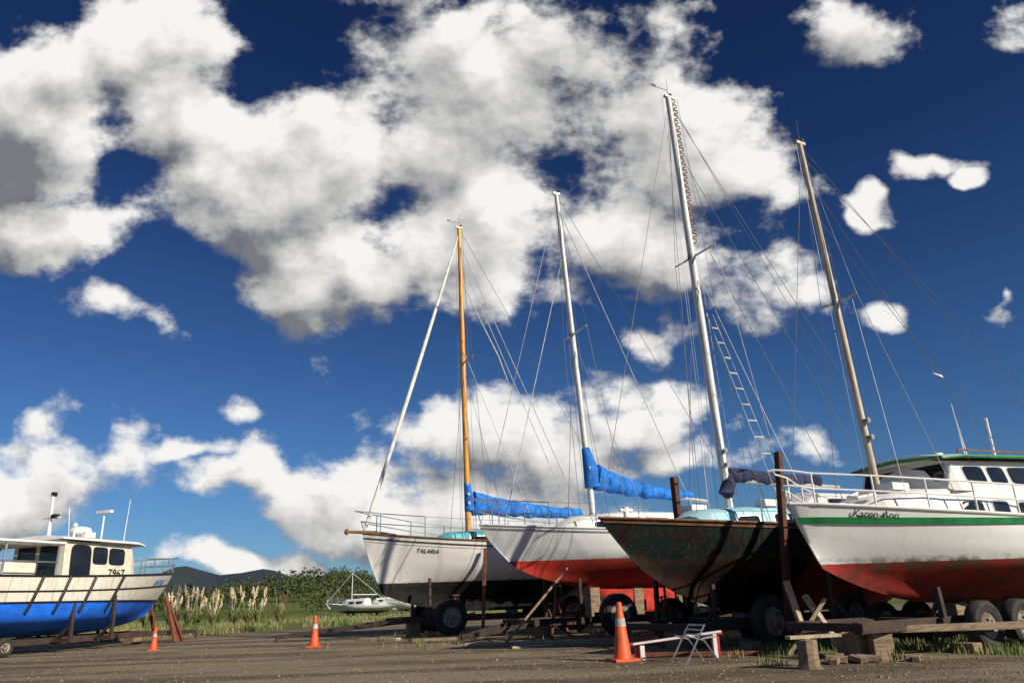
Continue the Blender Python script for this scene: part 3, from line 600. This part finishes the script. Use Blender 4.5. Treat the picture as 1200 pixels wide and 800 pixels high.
pos=[]
for k in range(3200):
    x=random.uniform(2.8,13); y=random.uniform(9.4,14.6); q=1-((x-8.2)/5.2)**2-((y-11.9)/2.4)**2+2.2*noise.noise(Vector((x*.9,y*.9,0)))
    if q<.1: continue
    for j in range(7): pos.append((x+random.gauss(0,.05),y+random.gauss(0,.05),0))
for k in range(800):
    x=random.uniform(-4,5); y=random.uniform(14.5,23)
    if noise.noise(Vector((x*.8,y*.8,9)))<.1: continue
    for j in range(6): pos.append((x+random.gauss(0,.05),y+random.gauss(0,.05),0))
V,F=blades(np.array(pos),.04,.15,.007); gobj('grass_tufts',V,F,GR)
pos=[]
for k in range(9000):
    x=random.uniform(-26,6); ed=min(max(25.5+1.42*(x+12),24.5),37); y=ed+random.random()**1.6*24
    if noise.noise(Vector((x*.25,y*.25,2)))<-.2: continue
    zz=hillz(x,y)
    for j in range(4): pos.append((x+random.gauss(0,.12),y+random.gauss(0,.12),zz-.02))
pos=np.array(pos); V,F=blades(pos,.06,.34,.018,.5); gobj('meadow_grass',V,F,GRT)
PLUME=M('pampas_plume',(.82,.68,.47),.9,0,(.58,.43,.27),1,5)
def pampas_mesh(seed):
    r=random.Random(seed); b=MB()
    for k in range(130):
        t=r.random()*6.28; H=r.uniform(.5,1.05); R=r.uniform(.3,.75); w=.014; d=Vector((math.cos(t),math.sin(t),0)); s=Vector((-d.y,d.x,0))*w
        p=[Vector((0,0,0))+d*.08,d*R*.4+Z*H*.7,d*R*.8+Z*H*.9,d*R*1.1+Z*H*.65]
        b.add([p[0]-s,p[0]+s,p[1]+s,p[1]-s,p[2]+s*.7,p[2]-s*.7,p[3]],[(0,1,2,3),(3,2,4,5),(5,4,6)])
    b.cur=1
    for k in range(r.randint(4,7)):
        t=r.random()*6.28; d=Vector((math.cos(t),math.sin(t),0)); H=r.uniform(1.25,2.0); top=d*r.uniform(.1,.6)+Z*H; b.path([d*.05,top*.6,top],.008,4)
        for j in range(80):
            u=r.random(); c=top*(1-.28*u); rr=.08*math.sin(math.pi*min(1,u*.9+.08)); q=Vector((r.gauss(0,1),r.gauss(0,1),-abs(r.gauss(0,1))))*rr*.6
            b.add([c+Vector((0,0,.05)),c+q+Vector((.016,0,-.03)),c+q+Vector((-.016,.01,-.05))],[(0,1,2)])
    return b
src=[pampas_mesh(s).build('pampas_grass',[GRT,PLUME],None,smooth=False) for s in range(4)]
k=0
for (x,y) in [(-15.4,36.5),(-14.6,37.3),(-16.0,38.8),(-15.2,39),(-14.0,38.2),(-16.6,37.6),(-13.2,39.5),(-12.6,41),(-17.4,39),(-18.2,38.2),(-13.0,37.5)]:
    if k<4: o=src[k]
    else: o=bpy.data.objects.new('pampas_grass',src[k%4].data); scene.collection.objects.link(o)
    o.location=(x,y,hillz(x,y)-.02); o.rotation_euler=(0,0,k*1.7); s=random.uniform(.85,1.12); o.scale=(s,s,s); k+=1
def foliage(name,items,mat,half=False):
    Vs=[];Fs=[];off=0
    for k,(x,y,H,R,m_) in enumerate(items):
        z0=hillz(x,y)
        d=rng.normal(size=(m_,3)); d/=np.linalg.norm(d,axis=1)[:,None]
        if half: d[:,2]=abs(d[:,2])
        lob=1+.28*np.sin(d[:,0]*5+k)+.22*np.sin(d[:,1]*6+2*k); rad=(rng.random(m_)**.35)*lob
        zc=0 if half else H*.52; hz=H if half else H*.48
        C=np.stack([x+d[:,0]*R*rad,y+d[:,1]*R*rad,z0+zc+d[:,2]*hz*rad],1)
        u=rng.normal(size=(m_,3)); u/=np.linalg.norm(u,axis=1)[:,None]; w=np.cross(u,rng.normal(size=(m_,3))); w/=np.linalg.norm(w,axis=1)[:,None]; s=(.07+.10*rng.random(m_))[:,None]*H/2.4
        Vs.append(np.stack([C-u*s-w*s*.6,C+u*s-w*s*.5,C+u*s*.8+w*s*.7,C-u*s*.6+w*s],1).reshape(-1,3)); Fs.append(np.arange(m_*4).reshape(-1,4)+off); off+=m_*4
        if not half:
            Vs.append(np.array([(x-.07,y,z0-.1),(x+.07,y,z0-.1),(x+.04,y,z0+H*.6),(x-.04,y,z0+H*.6)])); Fs.append(np.arange(4).reshape(1,4)+off); off+=4
    np_obj(name,np.concatenate(Vs),np.concatenate(Fs),mat)
it=[]
for k in range(1050):
    y=random.uniform(90,190); x=random.uniform(-130,60)
    if y<118 and random.random()<.45: continue
    H=random.uniform(1.5,3.0)*(1+.3*math.exp(-((x+35)/20)**2)); it.append((x,y,H,H*random.uniform(.45,.75),160))
foliage('distant_trees',it,M('foliage',(.032,.05,.015),.9,0,(.09,.105,.03),1,.22,lo=.40,hi=.62))
it=[]
for k in range(260):
    x=random.uniform(-60,30); y=random.uniform(48,90)
    if noise.noise(Vector((x*.08,y*.08,7)))<.0: continue
    H=random.uniform(.4,1.0); it.append((x,y,H,H*random.uniform(.6,1.2),110))
foliage('scrub_bushes',it,M('scrub_foliage',(.06,.085,.025),.9,0,(.15,.145,.05),1,.5,lo=.4,hi=.6),True)
# distant hills
b=MB(); nx=240
for j,(yy_,f) in enumerate(((1250,0),(1400,.55),(1500,1),(1700,.8),(2100,0))):
    for i in range(nx+1):
        x=-2600+5200*i/nx; u=x/1500
        hgt=34+20*noise.noise(Vector((u*2.1,1,0)))+14*noise.noise(Vector((u*6,4,0)))+6*noise.noise(Vector((u*17,4,0)))+36*math.exp(-((u+.34)/.05)**2)+50*math.exp(-((u+.44)/.045)**2)+18*math.exp(-((u+.24)/.05)**2)
        b.v.append((x,yy_,-3+f*hgt*(1+.12*noise.noise(Vector((u*30,j*3.1,0))))))
for j in range(4):
    for i in range(nx): b.f.append((j*(nx+1)+i,j*(nx+1)+i+1,(j+1)*(nx+1)+i+1,(j+1)*(nx+1)+i)); b.mi.append(0)
b.build('distant_hills',M('hazy_hills',(.018,.03,.052),1,0,(.028,.045,.042),1,.006),None,ang=180)  # atmospheric haze is painted into the blue-grey base colour
# ================================================================== sky
az,el=math.atan2(.74,-.67),D(28)
sunv=Vector((math.sin(az)*math.cos(el),math.cos(az)*math.cos(el),math.sin(el)))
L=bpy.data.lights.new('sun','SUN'); L.energy=5.0; L.angle=D(.5); L.color=(1,.92,.78); o=bpy.data.objects.new('sun',L); scene.collection.objects.link(o)
o.rotation_euler=sunv.to_track_quat('Z','Y').to_euler(); o.location=(20,-20,30)
pitch=math.atan(300/868); roll=D(2)
Rm=(Matrix.Rotation(math.pi/2+pitch,3,'X')@Matrix.Rotation(-roll,3,'Z'))
SR,SU,SF=Rm.col[0],Rm.col[1],-Rm.col[2]
W=bpy.data.worlds.new('World'); scene.world=W; W.use_nodes=True; nt=W.node_tree; nt.nodes.clear()
G=bpy.data.node_groups.new('cloud_field','ShaderNodeTree')
G.interface.new_socket(name='P',in_out='INPUT',socket_type='NodeSocketVector'); G.interface.new_socket(name='Q',in_out='INPUT',socket_type='NodeSocketVector'); G.interface.new_socket(name='D',in_out='OUTPUT',socket_type='NodeSocketFloat')
gi=_n(G,'NodeGroupInput'); go=_n(G,'NodeGroupOutput')
def vm(t,op,a,b_=None,c=None):
    n=_n(t,'ShaderNodeVectorMath',operation=op)
    for i,q in enumerate((a,b_,c)):
        if q is None: continue
        if isinstance(q,bpy.types.NodeSocket): t.links.new(q,n.inputs[i])
        else: n.inputs[i].default_value=q
    return n.outputs['Value'] if op in('LENGTH','DOT_PRODUCT') else n.outputs['Vector']
def gn(t,scale,det,ro,vec,out='Fac'):
    n=_n(t,'ShaderNodeTexNoise',noise_dimensions='2D'); n.inputs['Scale'].default_value=scale; n.inputs['Detail'].default_value=det; n.inputs['Roughness'].default_value=ro; t.links.new(vec,n.inputs['Vector']); return n.outputs[out]
P=gi.outputs[0]
# cloud banks: centre / radii in the western sky, last = thinness
blobs=[(-270,190,235,125,0),(-90,240,215,165,0),(90,290,230,160,0),(165,160,135,120,0),(10,150,230,110,0),(-390,260,130,110,0),(-215,80,120,50,.0),(-430,350,180,75,.1),
(-560,240,120,160,0),(-560,140,115,65,0),(410,350,170,85,.50),(590,345,110,95,.45),(285,62,170,70,.42),(150,18,110,50,.46),(450,45,95,52,.58),(570,45,50,60,.6),(500,190,85,34,.68),(422,145,34,30,.62),(538,168,30,22,.6),
(-470,28,150,42,.52),(-292,-80,75,30,.5),(-540,-148,145,65,.1),(150,-82,135,48,.15),(20,-128,200,60,0),(-250,-170,150,55,.0),(-150,-200,150,75,0),(-310,-262,210,26,.1),(-370,-130,100,34,.45),(-40,-200,240,70,0),(200,-130,170,50,.1)]
d=None
for cx,cy,rx,ry,th in blobs:
    sx_,sy_=868/rx,868/ry; l=vm(G,'LENGTH',vm(G,'MULTIPLY_ADD',P,(sx_,sy_,0),(-cx/868*sx_,-cy/868*sy_,0)))
    if th: l=math_(G,'ADD',l,th)
    d=l if d is None else math_(G,'SMOOTH_MIN' if not th else 'MINIMUM',d,l,.3)
f1=gn(G,5.2,9,.58,gi.outputs[1])
dd=math_(G,'MAXIMUM',math_(G,'MULTIPLY',math_(G,'SUBTRACT',1.0,d),1.05),-1.2); dd=math_(G,'MINIMUM',dd,.8)
dd=math_(G,'ADD',dd,math_(G,'MULTIPLY',math_(G,'SUBTRACT',f1,.5),2.9))
G.links.new(dd,go.inputs[0])
tc=_n(nt,'ShaderNodeTexCoord'); dr=tc.outputs['Generated']
fz=math_(nt,'MAXIMUM',vm(nt,'DOT_PRODUCT',dr,tuple(SF)),.05)
cx=_n(nt,'ShaderNodeCombineXYZ'); nt.links.new(math_(nt,'DIVIDE',vm(nt,'DOT_PRODUCT',dr,tuple(SR)),fz),cx.inputs[0]); nt.links.new(math_(nt,'DIVIDE',vm(nt,'DOT_PRODUCT',dr,tuple(SU)),fz),cx.inputs[1])
U=cx.outputs[0]
wc=vm(nt,'SUBTRACT',gn(nt,4.5,3,.5,U,'Color'),(.5,.5,.5))
Pw=vm(nt,'MULTIPLY_ADD',wc,(.20,.15,0),U); Qw=vm(nt,'MULTIPLY',U,(1,1.35,1))
def grp(p_,q_):
    n=_n(nt,'ShaderNodeGroup'); n.node_tree=G; nt.links.new(p_,n.inputs[0]); nt.links.new(q_,n.inputs[1]); return n.outputs[0]
D0=grp(Pw,Qw); D1=grp(vm(nt,'ADD',Pw,(.02,.045,0)),vm(nt,'ADD',Qw,(.02,.045*1.35,0)))
alpha=sstep(nt,D0,-.03,.45)
fl=gn(nt,3.0,2,.5,U)
sh=math_(nt,'ADD',math_(nt,'MULTIPLY',math_(nt,'SUBTRACT',D0,D1),.95),.60)
sh=math_(nt,'SUBTRACT',sh,math_(nt,'MULTIPLY',sstep(nt,D0,.35,1.3),.32))
sh=math_(nt,'ADD',sh,math_(nt,'MULTIPLY',math_(nt,'SUBTRACT',fl,.5),1.3),0,True)
cl=mix(nt,sh,(1.9,1.95,2.15),(9.2,9.1,8.8))
sky=_n(nt,'ShaderNodeTexSky'); sky.sky_type='NISHITA'; sky.sun_disc=False; sky.sun_elevation=el; sky.sun_rotation=az; sky.ozone_density=2.0; sky.dust_density=.3
sz_=_n(nt,'ShaderNodeSeparateXYZ'); nt.links.new(dr,sz_.inputs[0])
tc_=mix(nt,sstep(nt,sz_.outputs[2],.0,.68),(.27,.47,.74),(.09,.18,.38))
tint=_n(nt,'ShaderNodeMix',data_type='RGBA',blend_type='MULTIPLY'); tint.inputs[0].default_value=1; nt.links.new(sky.outputs[0],tint.inputs[6]); nt.links.new(tc_,tint.inputs[7])
col=mix(nt,alpha,tint.outputs[2],cl)
bg=_n(nt,'ShaderNodeBackground'); bg.inputs['Strength'].default_value=.1; nt.links.new(col,bg.inputs[0]); ow=_n(nt,'ShaderNodeOutputWorld'); nt.links.new(bg.outputs[0],ow.inputs[0])
W.cycles.sampling_method='MANUAL'; W.cycles.sample_map_resolution=512
# ================================================================== camera
cam=bpy.data.cameras.new('camera'); cam.sensor_width=36; cam.lens=868/1200*36; cam.clip_end=9000; cam.clip_start=.1
co=bpy.data.objects.new('camera',cam); scene.collection.objects.link(co); m4=Rm.to_4x4(); m4.translation=(0,0,.85); co.matrix_world=m4; scene.camera=co
scene.view_settings.view_transform='Standard'; scene.view_settings.look='None'; scene.view_settings.exposure=0
